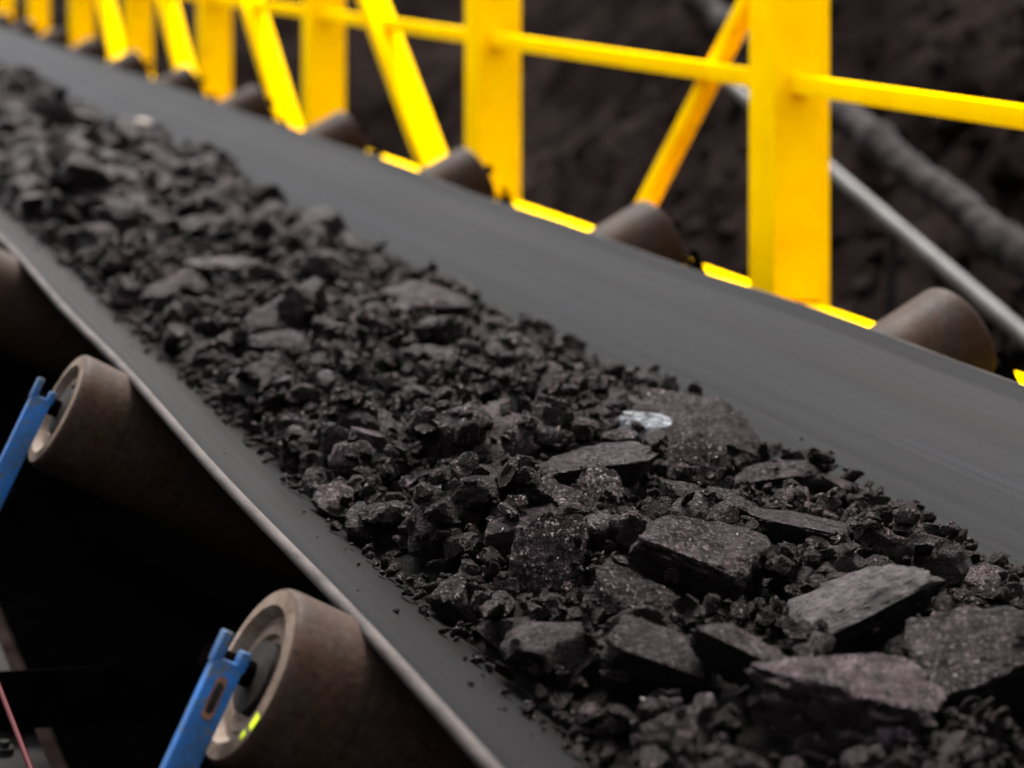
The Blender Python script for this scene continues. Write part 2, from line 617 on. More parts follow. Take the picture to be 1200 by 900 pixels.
belt = empty('conveyor_belt', W(1.03, 1.6, -0.72))
tag(belt, 'long dark grey rubber conveyor belt troughed under the coal', 'conveyor belt')
TH = 0.013
ys = np.arange(NEAR_Y, FAR_Y, 0.06)
nb_ = len(BX)
nrm = []
for i in range(nb_):
    a = max(0, i - 1); b = min(nb_ - 1, i + 1)
    d_ = Vector((BX[b] - BX[a], 0, BZ[b] - BZ[a])).normalized()
    nrm.append(Vector((-d_.z, 0, d_.x)))
top, bot = [], []
for y in ys:
    for i in range(nb_):
        u = (i / (nb_ - 1)) * 2 - 1
        o_ = belt_offset(y, u)
        lip = 0.004 * math.exp(-((1 - abs(u)) / 0.03) ** 2)
        p = W(BX[i], y, BZ[i] + o_) + nrm[i] * lip
        top.append(p)
        bot.append(p - nrm[i] * TH)
nt = len(top)
f_top = [(j * nb_ + i, j * nb_ + i + 1, (j + 1) * nb_ + i + 1, (j + 1) * nb_ + i) for j in range(len(ys) - 1) for i in range(nb_ - 1)]
f_bot = [tuple(nt + k for k in reversed(q_)) for q_ in f_top]
child('rubber_cover', mesh_from('belt_cover', top + bot, f_top + f_bot), RUBBER, belt)
for name, i0, sgn in (('worn_edge', 0, -1), ('worn_edge', nb_ - 1, 1)):
    v, f = [], []
    K = 7
    for j in range(len(ys)):
        a = top[j * nb_ + i0]; b = bot[j * nb_ + i0]
        out = Vector((BX[0] - BX[1], 0, BZ[0] - BZ[1])).normalized() if i0 == 0 else Vector((BX[-1] - BX[-2], 0, BZ[-1] - BZ[-2])).normalized()
        fr = 0.0016 * noise.noise(Vector((ys[j] * 11, i0, 0)))
        for k in range(K):
            t = k / (K - 1)
            v.append(a.lerp(b, t) + out * ((0.005 + fr) * math.sin(math.pi * t) ** 0.6))
    for j in range(len(ys) - 1):
        for k in range(K - 1):
            q_ = (j * K + k, j * K + k + 1, (j + 1) * K + k + 1, (j + 1) * K + k)
            f.append(q_)
    child(name, mesh_from('belt_edge', v, f), EDGE, belt)

# the belt's return run, below
rb = empty('return_belt', W(1.03, 1.6, -1.30))
tag(rb, 'flat dark return belt in the shade below the loaded belt', 'conveyor belt')
v, f = [], []
for j, y in enumerate(ys):
    for x, dz in ((0.54, 0), (0.8, -0.006), (1.03, -0.008), (1.3, -0.006), (1.56, 0), (1.56, -0.013), (1.03, -0.021), (0.54, -0.013)):
        v.append(W(x, y, -1.30 + dz))
for j in range(len(ys) - 1):
    for i in range(8):
        k = (i + 1) % 8
        f.append((j * 8 + i, j * 8 + k, (j + 1) * 8 + k, (j + 1) * 8 + i))
child('rubber_cover', mesh_from('return_cover', v, f, True, 40), STEEL, rb)

# ------------------------------------------------------------------ stringers under the idlers
for x, lab in ((0.36, 'dusty steel stringer beam along the near side under the blue brackets'),
               (1.80, 'dirty steel stringer beam along the far side below the yellow truss')):
    s_ = empty('stringer_beam', W(x, 1.6, -1.05))
    tag(s_, lab, 'steel beam', 'stringer beams of the conveyor')
    y0, y1 = NEAR_Y, FAR_Y
    child('top_flange', frame_mesh('flange', [(W(x, y0, -1.018), W(x, y1, -1.018), (1, 0, 0), 0.075, 0.009)], 0.002),
          DUSTY if x < 1 else STEEL, s_)
    child('web', frame_mesh('web', [(W(x - 0.03 * (1 if x < 1 else -1), y0, -1.085), W(x - 0.03 * (1 if x < 1 else -1), y1, -1.085), (1, 0, 0), 0.008, 0.124)], 0.002), STEEL, s_)
    child('bottom_flange', frame_mesh('flange2', [(W(x, y0, -1.152), W(x, y1, -1.152), (1, 0, 0), 0.075, 0.009)], 0.002), STEEL, s_)
    for k in range(0, 3):
        yb = IDLER0 + IDLER_STEP * k
        for dy in (-0.05, 0.05):
            bx = x - 0.012 if x < 1 else x
            child('bolt', lathe('bolt', [(0.001, 0.016), (0.006, 0.016), (0.0065, 0.008), (0.012, 0.008), (0.012, -0.002)],
                                W(bx, yb + dy, -1.0125), (0, -TA, 1), 12), DUSTY, s_)

# ------------------------------------------------------------------ idlers
RAD = 0.0795
BN, BF = R(25.5), R(30)
AX_N = Vector((-math.cos(BN) * math.cos(R(3.5)), -math.sin(R(3.5)), math.sin(BN)))
AX_F = Vector((math.cos(BF), 0, math.sin(BF)))
SHELL = [(RAD * 0.97, -0.385), (RAD, -0.378), (RAD, -0.012), (RAD * 0.993, -0.005), (RAD * 0.97, -0.0015), (RAD * 0.945, 0.0)]
CAP = [(RAD * 0.945, 0.0), (RAD * 0.78, 0.0015), (RAD * 0.75, -0.001), (RAD * 0.70, -0.010), (RAD * 0.62, -0.012),
       (RAD * 0.60, -0.008), (RAD * 0.50, -0.008), (RAD * 0.47, -0.013), (RAD * 0.30, -0.014)]
SEALP = [(RAD * 0.42, -0.019), (RAD * 0.40, -0.004), (RAD * 0.20, -0.002), (RAD * 0.13, -0.002)]
SHAFT = [(0.0115, -0.03), (0.0115, 0.040), (0.010, 0.042), (0.0005, 0.042)]


def roller(parent, c, ax, name='wing_roller', dab=False):
    r = child(name, lathe('shell', SHELL, c, ax), ROLLER, parent)

    def sub(nm, me, mat):
        base = r.parent.location
        me.transform(Matrix.Translation(-base))
        return link(nm, me, mat, r)
    sub('end_cap', lathe('cap', CAP, c, ax), RIM)
    sub('inner_cap', lathe('cap2', [(RAD * 0.97, -0.385), (RAD * 0.3, -0.385)], c, ax), STEEL)
    sub('bearing_seal', lathe('seal', SEALP, c, ax), SEAL)
    sub('shaft', lathe('shaft', SHAFT, c, ax, 20), STEEL)
    if dab:
        for a0, a1, r0, r1 in ((1.02, 1.22, 0.83, 0.95), (0.80, 0.92, 0.82, 0.90)):
            sub('yellow_paint_mark', lathe('dab', [(RAD * r0, 0.0012), (RAD * (r0 + r1) / 2, 0.0018), (RAD * r1, 0.0012)], c, ax, 8, (a0, a1)), FLUO)
    return r


def bracket(parent, c, ax, sgn, y):
    """painted flat bar that carries the shaft end, bent to stand upright below"""
    down = Vector((-math.sin(BN), 0, -math.cos(BN))) if sgn < 0 else Vector((math.sin(BF), 0, -math.cos(BF)))
    a = Vector((ax.x, 0, ax.z)).normalized()
    mid = Vector(c) + a * 0.026 + Vector((0, -0.020, 0))
    t0 = mid - down * (0.026 if sgn < 0 else -0.05)
    w = 0.027
    t1 = mid - down * (0.004 if sgn < 0 else -0.07)         # bottom of the open notch
    t2 = mid + down * 0.19           # bend
    foot = Vector((t2.x - 0.006 * (-sgn), t2.y, W(0, y, -0.985).z))
    m = frame_mesh('bracket', [
        (t0 + a * 0.0107, t1 + a * 0.0107 + down * 0.006, a, 0.0086, 0.016),
        (t0 - a * 0.0107 + down * 0.010, t1 - a * 0.0107 + down * 0.006, a, 0.0086, 0.0165),
        (t1, t2, a, w, 0.0162)], 0.002)
    paint = BLUE if sgn < 0 else STEEL
    b = child('bracket', m, paint, parent)
    base = parent.location

    def sub(nm, me, mat):
        me.transform(Matrix.Translation(-base))
        return link(nm, me, mat, b)
    sub('upright', frame_mesh('upright', [(t2 + Vector((0, 0, 0.012)), foot, (1, 0, 0), w * 0.95, 0.0158)], 0.002), paint)
    if sgn > 0 or y > IDLER0 + 0.5:
        return b
    # rusty slot in the face of the bar
    s0 = mid + down * 0.014 + Vector((0, -0.0082, 0)); s1 = mid + down * 0.042 + Vector((0, -0.0082, 0))
    v = []
    for k in range(20):
        t = 2 * math.pi * k / 20
        cc = s0 if math.sin(t) < 0 else s1
        v.append(cc + a * (0.0048 * math.cos(t)) + down * (0.0048 * math.sin(t)))
    v2 = [p + Vector((0, -0.0012, 0)) for p in v]
    f = [tuple(range(20, 40))] + [(i, (i + 1) % 20, 20 + (i + 1) % 20, 20 + i) for i in range(20)]
    sub('rusty_slot', mesh_from('slot', v + v2, f, False), RUST)
    ctr = (s0 + s1) / 2
    v3 = [ctr + (p - ctr) * 0.72 + Vector((0, -0.0018, 0)) for p in v]
    sub('slot_dark_oval', mesh_from('dark_oval', v3, [tuple(range(20))], False), SEAL)  # flat dark oval painted in for the shade inside the slot
    return b


ORD = ['nearest', 'second', 'third', 'fourth', 'fifth', 'sixth', 'seventh', 'eighth', 'ninth', 'tenth', 'eleventh', 'twelfth', 'thirteenth', 'fourteenth']
IDL = {0: 'troughing idler nearest the camera, yellow paint dab on its scuffed near roller',
       1: 'second troughing idler, tan rimmed near roller on a blue bracket, far roller rightmost',
       2: 'third troughing idler, far roller left of the nearest wide yellow post'}
for k in range(0, 12):
    y = IDLER0 + IDLER_STEP * k
    root = empty('troughing_idler', W(1.03, y, -0.95))
    lab = IDL.get(k, '%s troughing idler counted from the camera, grey roller tip beyond the belt' % ORD[k])
    tag(root, lab, 'conveyor roller', 'idlers spaced along the conveyor belt')
    cn = W(0.421, y, -0.5916)
    cf = W(1.705, y - 0.13, -0.459)
    roller(root, cn, AX_N, dab=(k == 0))
    roller(root, cf, AX_F)
    # flat centre roller
    roller(root, W(1.19, y + 0.12, -0.785 - 0.12 * TA), Vector((1, 0, 0.03)), 'centre_roller')
    bracket(root, cn, AX_N, -1, y)
    bracket(root, cf, AX_F, 1, y - 0.13)
    child('transom', frame_mesh('transom', [(W(0.34, y, -0.965), W(1.83, y, -0.965), (0, 1, 0), 0.010, 0.075),
                                            (W(0.34, y + 0.035, -1.000), W(1.83, y + 0.035, -1.000), (0, 1, 0), 0.066, 0.010)], 0.002), STEEL, root)
    child('inclined_angle', frame_mesh('angle', [(W(0.36, y + 0.02, -0.715), W(0.72, y + 0.02, -0.93), (0, 1, 0), 0.012, 0.045)], 0.002), STEEL, root)
    child('inclined_angle', frame_mesh('angle', [(W(1.74, y - 0.05, -0.63), W(1.36, y - 0.03, -0.94), (0, 1, 0), 0.012, 0.045)], 0.002), STEEL, root)

# ------------------------------------------------------------------ red pull cord
pts = [W(0.305, y, -0.829 - 0.006 * math.sin((y - 0.5) * 1.9) ** 2) for y in np.arange(NEAR_Y, 14.0, 0.1)]
o = empty('pull_cord', W(0.305, 1.6, -0.829))
tag(o, 'thin red pull cord running beside the blue brackets at lower left', 'cord')
child('cord', tube('cord', pts, 0.0032, 10), RED, o)
for k in (0, 1, 2):
    y = IDLER0 + IDLER_STEP * k + 0.30
    child('cord_eye', lathe('eye', [(0.012, -0.003), (0.016, 0), (0.012, 0.003), (0.008, 0), (0.012, -0.003)], W(0.305, y, -0.829), (0, 1, TA), 16), DUSTY, o)
    child('cord_stem', frame_mesh('stem', [(W(0.305, y, -0.843), W(0.330, y, -1.012), (0, 1, 0), 0.008, 0.008)], 0.001), DUSTY, o)

# ------------------------------------------------------------------ yellow truss
XP = 1.95
POST0, POST_STEP = 3.51, 1.615
truss = empty('yellow_truss', W(XP, POST0, -0.66))
tag(truss, 'bright yellow steel truss with posts, rail and diagonals behind the belt', 'truss')
CH_TOP, RAIL, TOP_CH = -0.570, -0.147, 0.42
PW = 0.106
ya, yb = NEAR_Y + 0.4, FAR_Y - 0.4
child('bottom_chord', frame_mesh('chord', [(W(XP, ya, CH_TOP - 0.05), W(XP, yb, CH_TOP - 0.05), (1, 0, 0), 0.10, 0.10)], 0.005), YELLOW, truss)
child('top_chord', frame_mesh('chord', [(W(XP, ya, TOP_CH + 0.05), W(XP, yb, TOP_CH + 0.05), (1, 0, 0), 0.10, 0.10)], 0.005), YELLOW, truss)
posts = [POST0 + POST_STEP * k for k in range(-2, 8)]
for y in posts:
    p = child('post', frame_mesh('post', [(W(XP, y, CH_TOP - 0.004), W(XP, y, TOP_CH + 0.004), (1, 0, 0), PW, PW)], 0.010), YELLOW, truss)
    me = frame_mesh('flange', [(W(XP + PW / 2 + 0.010, y - PW / 2 + 0.012, CH_TOP - 0.03), W(XP + PW / 2 + 0.010, y - PW / 2 + 0.012, TOP_CH + 0.02), (1, 0, 0), 0.022, 0.008)], 0.0015)
    me.transform(Matrix.Translation(-truss.location))
    link('flange', me, YELLOW, p)
for a, b in zip(posts[:-1], posts[1:]):
    child('rail', frame_mesh('rail', [(W(XP, a + PW / 2 - 0.003, RAIL), W(XP, b - PW / 2 + 0.003, RAIL), (1, 0, 0), 0.040, 0.036)], 0.002), YELLOW, truss)
for k, (a, b) in enumerate(zip(posts[:-1], posts[1:])):
    if b < 2.6:
        continue
    if a < 4.0:      # slim brace falling away from the nearest post
        if a < 3.0:
            continue
        child('brace', frame_mesh('brace', [(W(XP + 0.028, 4.30, CH_TOP + 0.002), W(XP + 0.028, a - 0.02, 0.215), (1, 0, 0), 0.036, 0.036)], 0.003), YELLOW, truss)
    elif a < 10.5:   # broad braces rising away to the next post
        child('brace', frame_mesh('brace', [(W(XP - 0.004, a + 0.375, CH_TOP - 0.01), W(XP - 0.004, b - 0.03, 0.36), (1, 0, 0), 0.082, 0.048)], 0.004), YELLOW, truss)

# ------------------------------------------------------------------ pipes on the slope behind
def CP(px, py, z):      # a point by bearing, pitch and distance from the lens, worked out once
    s, c = math.sin(PSI), math.cos(PSI)
    a = (px - 600) / 2400 * z
    return Vector((z * s + a * c, z * c - a * s, CAMZ + (450 - py) / 2400 * z))


hr = empty('handrail', CP(1200, 390, 5.4))
tag(hr, 'pale galvanised handrail sloping down to the right behind the truss', 'handrail')
a, b = CP(1330, 505, 4.9), CP(842, 88, 7.3)
hp = [a.lerp(b, t) for t in np.linspace(0, 1, 24)]
child('top_rail', tube('toprail', hp, 0.0245, 16), GALV, hr)
for t in (0.10, 0.235, 0.48, 0.66, 0.83):
    p = a.lerp(b, t)
    zb = hill(p.x, p.y) - 0.05
    child('baluster', tube('baluster', [p + Vector((0, 0, -0.015)), Vector((p.x - 0.05, p.y + 0.1, zb))], 0.019, 12), DUSTY, hr)

cp_ = empty('crusted_pipe', CP(1100, 225, 6.2))
tag(cp_, 'thick dusty coal-crusted pipe above the pale handrail', 'pipe')
a, b = CP(1360, 430, 5.5), CP(690, -100, 9.4)
pts, rr = [], []
for t in np.linspace(0, 1, 160):
    p = a.lerp(b, t)
    p.z += 0.02 * noise.noise(Vector((t * 14, 0, 0)))
    pts.append(p)
    rr.append(0.056 + 0.020 * noise.noise(Vector((t * 26, 5, 0))) + 0.014 * noise.noise(Vector((t * 70, 9, 0))))
me = tube('pipe', pts, rr, 20)
child('pipe', me, CRUST, cp_)
for t in (0.12, 0.5):
    p = a.lerp(b, t)
    child('prop', frame_mesh('prop', [(Vector((p.x, p.y, p.z - 0.04)), Vector((p.x, p.y, hill(p.x, p.y) - 0.1)), (1, 0, 0), 0.06, 0.06)], 0.004), STEEL, cp_)

# rubble on the slope
protoH = [lump(900 + i, 1, 6, 0.12, boxy=0.5) for i in range(10)]
HV, HF, HB, off = [], [], [], 0
BH = [lit_face(V, F) for V, F in protoH]
g = np.random.default_rng(5)
for i in range(2600):
    z = g.uniform(4.2, 15)
    px_ = g.uniform(-60, 1260)
    s, c = math.sin(PSI), math.cos(PSI)
    aa = (px_ - 600) / 2400 * z
    x, y = z * s + aa * c, z * c - aa * s
    if x < 2.55:
        continue
    V, F = protoH[i % 10]
    HB.append(BH[i % 10])
    r = 0.02 + 0.05 * g.random() ** 2.5 + (0.10 * g.random() if g.random() < 0.04 else 0)
    S = np.array([r * g.uniform(0.8, 1.4), r * g.uniform(0.7, 1.2), r * g.uniform(0.5, 0.9)])
    M = rot_matrix(g.uniform(0, 6.28), g.uniform(-0.6, 0.6), g.uniform(-0.6, 0.6))
    HV.append((V * S) @ M.T + np.array([x, y, hill(x, y) + r * 0.15]))
    HF.append(F + off); off += len(V)
o = link('stockpile_rubble', fast_mesh('rubble', np.concatenate(HV), np.concatenate(HF)), HILLCOAL)
set_lit_face(o.data, np.concatenate(HB))
tag(o, 'loose dark coal rubble lying on the slope behind the truss', 'coal rubble', kind='stuff')

# ------------------------------------------------------------------ the coal load
CELL = 0.004
X0, X1, Y0, Y1 = 0.56, 1.50, 0.55, 14.4
NX, NY = int((X1 - X0) / CELL), int((Y1 - Y0) / CELL)
xs_ = X0 + (np.arange(NX) + 0.5) * CELL
ys_ = Y0 + (np.arange(NY) + 0.5) * CELL
bz_ = belt_z(xs_)


def wander(y):
    return noise.noise(Vector((y * 1.3, 4.0, 0))) * 0.018 + noise.noise(Vector((y * 4.1, 9.0, 0))) * 0.010


wl = np.array([wander(y) for y in ys_])
wr = np.array([wander(y + 40) for y in ys_])
XA = 0.660 + wl * 0.5          # near contact
XB = 1.292 + wr                # far contact
U = (xs_[None, :] - XA[:, None]) / (XB - XA)[:, None]
zA, zB = belt_z(XA), belt_z(XB)
Hs = zA[:, None] * (1 - U) + zB[:, None] * U + 0.046 * 4 * np.clip(U * (1 - U), -0.2, 1) * (1 + 0.35 * wl[:, None] / 0.02)
Hs = np.where((U > 0) & (U < 1), Hs, -9)
H = np.maximum(Hs - 0.012, bz_[None, :])       # rows: y, cols: x
ID = np.full(H.shape, -1, dtype=np.int32)
records = []


def settle(x, y, hx, hy, hz, yaw, sink=0.35, z=None):
    """lay an ellipsoid on the height map, return centre height"""
    r = max(hx, hy)
    i0, i1 = max(0, int((x - r - X0) / CELL)), min(NX, int((x + r - X0) / CELL) + 2)
    j0, j1 = max(0, int((y - r - Y0) / CELL)), min(NY, int((y + r - Y0) / CELL) + 2)
    if i1 - i0 < 1 or j1 - j0 < 1:
        return None
    dx = xs_[i0:i1][None, :] - x
    dy = ys_[j0:j1][:, None] - y
    ca, sa = math.cos(yaw), math.sin(yaw)
    a = (dx * ca + dy * sa) / hx
    b = (-dx * sa + dy * ca) / hy
    e = 1 - a * a - b * b
    m = e > 0
    if not m.any():
        return None
    Hw = H[j0:j1, i0:i1]
    if z is None:
        sup = Hw[m]
        base = 0.45 * sup.mean() + 0.55 * np.quantile(sup, 0.8)
        z = base + hz * (1 - 2 * sink)
    topz = z + hz * np.sqrt(np.maximum(e, 0)) * 0.92
    k = m & (topz > Hw)
    return z, (slice(j0, j1), slice(i0, i1)), k, topz


def stamp(res, idx):
    z, sl, k, topz = res
    Hw = H[sl]; Iw = ID[sl]
    Hw[k] = topz[k]; Iw[k] = idx


# named lumps: x, y, width, height, depth (m), roll in the picture (deg), planes, style
# axes of a lump: right, away, up as one stands at the conveyor's side looking in
UPF = ((0.0, -0.45, 0.9), 0.42)
HERO = [
 # key, x, y, w, h, dep, roll, planes, material, label, lift
 ('pale', 0.965, 1.600, .158, .062, .085, 24, [((-.1, -.55, .82), .30), ((.1, -.75, -.65), .40), ((1, .1, .3), .8)], 'pale', 'pale grey elongated lump with a smooth lit top', 'pale elongated lump', .030),
 ('bigR', 1.010, 1.455, .170, .095, .13, 16, [((-.15, -.55, .8), .42), ((.1, -.8, -.55), .5)], 'coal', 'big glossy black coal lump in the lower right corner', 'big corner lump', .020),
 ('round', .842, 1.425, .160, .085, .12, -12, [((0, -.35, .93), .55)], 'grey', 'large rounded grey coal lump at the bottom edge of the picture', 'rounded bottom lump', .010),
 ('flat', .885, 1.765, .142, .085, .12, -17, [((.12, -.50, .86), .34), ((0, -.9, -.40), .45), ((-.9, -.3, .2), .8)], 'grey', 'large flat-topped coal lump with a deep black shadow under its front', 'large flat-topped lump', .022),
 ('face', .770, 1.862, .078, .085, .06, -4, [((.05, -.85, .50), .34), ((-1, 0, .1), .78), ((.9, -.3, 0), .75)], 'grey', 'upright grey coal slab with a broad pitted face near the belt', 'upright pitted slab', .020),
 ('rnd2', .793, 1.712, .096, .062, .075, -18, [((0, -.6, .8), .50)], 'grey', 'dome-shaped grey coal lump with small dark pits', 'pitted dome lump', .014),
 ('b7', .762, 1.582, .125, .060, .085, -17, [((.1, -.5, .85), .42), ((0, -.8, -.6), .42)], 'coal', 'jagged coal lump with a hollow underside beside the near rubber strip', 'jagged hollow lump', .010),
 ('b33', .808, 1.535, .100, .040, .07, -24, [((.1, -.5, .85), .38), ((0, -.8, -.55), .4)], 'grey', 'slanting coal slab with a light ridge above the rounded bottom lump', 'slanting ridge slab', .024),
 ('slab', 1.062, 1.885, .120, .036, .08, -11, [((0, -.35, .93), .40), ((0, -.9, -.3), .45)], 'grey', 'long thin coal slab with a straight light top edge', 'long thin slab', .022),
 ('blk', 1.078, 2.150, .072, .066, .06, -4, [((.1, -.8, .55), .45), ((-1, 0, .2), .78), ((1, -.1, .1), .76)], 'coal', 'blocky dark coal cube below the white-patched lump', 'blocky cube', .016),
 ('b10', 1.003, 1.988, .108, .044, .07, -10, [((.1, -.5, .85), .45), ((0, -.8, -.6), .42)], 'grey', 'grooved grey coal lump between the cube and the large flat-topped lump', 'grooved lump', .018),
 ('s11', .936, 2.128, .152, .056, .10, 8, [((0, -.45, .9), .38), ((0, -.92, -.35), .44)], 'coal', 'wide dark coal slab with bright chips on its front edge', 'wide chipped slab', .020),
 ('white', 1.165, 2.345, .178, .105, .13, -18, [((-.2, -.6, .75), .45)], 'coal', 'big black coal lump with a white mineral patch', 'white-patched lump', .020),
 ('s13', .793, 2.160, .098, .052, .08, 3, [((0, -.75, .62), .45), ((-.9, -.2, .3), .8)], 'coal', 'dark coal slab with a thin bright upper edge near the rubber strip', 'bright-edged slab', .012),
 ('b14', .782, 2.470, .092, .046, .07, -12, [((0, -.55, .8), .45)], 'grey', 'grey pitted coal lump midway along the near edge of the load', 'mid-edge lump', .012),
 ('p15', .876, 3.660, .150, .048, .09, -3, [((0, -.45, .9), .40)], 'palegrey', 'smooth light grey flat lump in the blurred middle distance', 'smooth light lump', .016),
 ('b16', .800, 2.972, .108, .050, .08, 0, [((0, -.5, .85), .42)], 'grey', 'broad coal slab near the rubber strip below the smooth light lump', 'broad near slab', .012),
 ('b17', 1.180, 2.153, .112, .042, .07, 8, [((0, -.45, .9), .42), ((0, -.85, -.5), .45)], 'grey', 'flat slanted coal lump right of the blocky cube', 'slanted flat lump', .016),
 ('b20', 1.107, 3.215, .165, .090, .12, -6, [((0, -.5, .85), .46)], 'coal', 'large blurred coal lump on the crest midway up the load', 'blurred crest lump', .018),
 ('b22', .975, 2.790, .105, .046, .08, -5, [((0, -.5, .85), .45)], 'grey', 'layered coal lump in the middle of the load', 'layered middle lump', .012),
 ('b23', .957, 2.372, .138, .060, .09, -8, [((.1, -.55, .82), .42)], 'grey', 'broad slanting coal lump behind the wide chipped slab', 'broad slanting lump', .016),
 ('b24', 1.300, 2.480, .105, .078, .09, -28, [((.2, -.6, .7), .5)], 'coal', 'rounded black coal lump on the far crest against the belt', 'far crest lump', .010),
 ('b25', 1.138, 2.036, .052, .042, .04, 0, [((0, -.6, .8), .55)], 'grey', 'small round grey speckled coal nugget above the long thin slab', 'round speckled nugget', .014),
 ('b26', .912, 4.955, .21, .075, .12, -2, [((0, -.5, .85), .45)], 'coal', 'large out-of-focus coal lump in the upper left of the load', 'large far lump', .014),
 ('b27', .940, 4.110, .15, .062, .10, 3, [((0, -.5, .85), .45)], 'coal', 'out-of-focus coal lump beyond the smooth light lump', 'second far lump', .014),
 ('b28', 1.010, 6.550, .18, .075, .13, 0, [((0, -.5, .85), .45)], 'coal', 'farthest big blurred coal lump near the left edge of the picture', 'farthest big lump', .012),
 ('b29', .752, 3.510, .125, .060, .08, 22, [((0, -.5, .85), .42)], 'grey', 'tilted coal lump leaning at the near edge left of the broad slab', 'tilted edge lump', .010),
 ('b30', 1.240, 1.905, .070, .062, .06, -20, [((0, -.6, .8), .55)], 'coal', 'dark coal lump on the far crest right of the long thin slab', 'right crest lump', .012),
 ('b31', 1.036, 1.748, .036, .052, .035, 8, [((-.2, -.7, .6), .5)], 'grey', 'small upright oval grey nugget above the pale elongated lump', 'upright oval nugget', .014),
 ('b32', 1.200, 1.745, .066, .044, .05, -8, [((0, -.5, .85), .5)], 'grey', 'angular grey coal lump at the right border near the far belt side', 'right border lump', .014),
 ('b34', .910, 2.055, .058, .058, .05, -22, [((-.2, -.75, .6), .45)], 'grey', 'leaning grey coal chip in front of the wide chipped slab', 'leaning chip', .012),
]
sP, cP = math.sin(PSI), math.cos(PSI)
MATS = {'coal': COAL, 'grey': COAL_GREY, 'pale': PALE, 'palegrey': COAL_GREY}
heroes = []
for n_, (key, x, y, w, h, dp, roll, planes, mat, lab, short, lift) in enumerate(HERO):
    V, F = lump(300 + n_, 5, 11, 0.11, planes, boxy=0.45, noisef=2.5, strata=0.04, depth=(0.58, 0.95), hard=0.90)
    h *= 1.18
    V = V * np.array([w, dp, h]) / 2
    bd = lit_face(V, F, planes[0][0])  # first plane is the face painted as lit
    Mr = np.array(Matrix.Rotation(R(-roll), 3, 'Y'))
    V = V @ Mr.T
    Mz = np.array(Matrix.Rotation(-PSI, 3, 'Z'))
    V = V @ Mz.T
    res = settle(x, y, w / 2, dp / 2, h / 2, -PSI, 0.30)
    z = res[0] - 0.45 * res[0] + 0.45 * float(np.interp(x, xs_, Hs[int((y - Y0) / CELL)].clip(-0.8, 0))) + lift * 0.5 + 0.006
    res = settle(x, y, w / 2, dp / 2, h / 2, -PSI, z=z)
    stamp(res, 100000 + n_)
    me = fast_mesh('hero_lump', V, F, True)
    set_lit_face(me, bd)
    me.set_sharp_from_angle(angle=R(28))
    o = link('coal_lump', me, MATS[mat])
    o.location = W(x, y, z)
    tag(o, lab, 'coal lump', 'coal lumps on the belt')
    heroes.append((o, short, x, y, z))
    if key == 'white':
        Vw, Fw = lump(83, 5, 6, 0.13, [((0.1, -.75, .65), .40)], boxy=0.2, noisef=1.9)
        Vw = Vw * np.array([0.034, 0.014, 0.021])
        Vw = Vw @ np.array(Matrix.Rotation(R(-6), 3, 'Y')).T @ Mz.T
        mw = fast_mesh('mineral', Vw, Fw, True); mw.set_sharp_from_angle(angle=R(25))
        # seat the patch on the lump's camera-side upper face
        tgt = V @ np.array([-sP * 0.85 - cP * 0.10, -cP * 0.85 + sP * 0.10, 0.30])
        pw = V[int(np.argmax(tgt))]
        ow = link('white_mineral_patch', mw, WHITE, o)
        ow.location = Vector(pw) * 0.97 + Vector((-0.010 * cP, 0.010 * sP, 0.017))
        ow['label'] = 'bluish white mineral patch'

# two tan chips far up the load
for x, y, s_, lab in ((1.330, 6.70, .075, 'larger pinkish tan stone chip on the far edge, upper left'),
                      (1.285, 6.72, .052, 'smaller brown stone chip beside the larger tan chip, upper left')):
    V, F = lump(int(x * 1000), 3, 8, 0.05)
    o = link('stone_chip', fast_mesh('chip', V * np.array([s_ / 2, s_ / 2.6, s_ / 3.6]), F, True), TAN)
    res = settle(x, y, s_ / 2, s_ / 2, s_ / 3.6, 0, 0.15)
    o.location = W(x, y, res[0] + 0.012)
    stamp(res, 200000)
    tag(o, lab, 'stone', 'tan stone chips')

# loose lumps, big to small
def scatter(n, r_lo, r_hi, power, ya, yb, sink, edge=0.0):
    for _ in range(n):
        t = rng.random()
        y = ya + (yb - ya) * t
        r = r_lo + (r_hi - r_lo) * rng.random() ** power
        j = min(NY - 1, max(0, int((y - Y0) / CELL)))
        u = rng.random()
        lim = edge
        if edge < 0:      # fines spread past the toe of the heap
            u = -0.05 + 1.10 * u
        x = XA[j] + (XB[j] - XA[j]) * u
        if edge >= 0:
            m_ = r * 0.40
            if x - XA[j] < m_ or XB[j] - x < m_:
                continue
        hx, hy = r * rng.uniform(0.95, 1.5), r * rng.uniform(0.7, 1.05)
        hz = r * rng.uniform(0.55, 0.98)
        yaw = rng.uniform(0, math.pi)
        i = min(NX - 1, max(0, int((x - X0) / CELL)))
        if Hs[j, i] > -5 and H[j, i] > Hs[j, i] + 0.030 and rng.random() < 0.75:
            continue
        if ID[j, i] >= 100000 and rng.random() < (0.97 if r > 0.006 else 0.8):
            continue
        if r > 0.010:
            c_ = int(r * 1.1 / CELL)
            if (ID[max(0, j - c_):j + c_ + 1, max(0, i - c_):i + c_ + 1] >= 100000).mean() > 0.12:
                continue
        res = settle(x, y, hx, hy, hz, yaw, sink)
        if res is None or not res[2].any():
            continue
        idx = len(records)
        stamp(res, idx)
        tilt = 0.45
        records.append((x, y, res[0], hx, hy, hz, yaw, rng.normal() * tilt, rng.normal() * tilt))


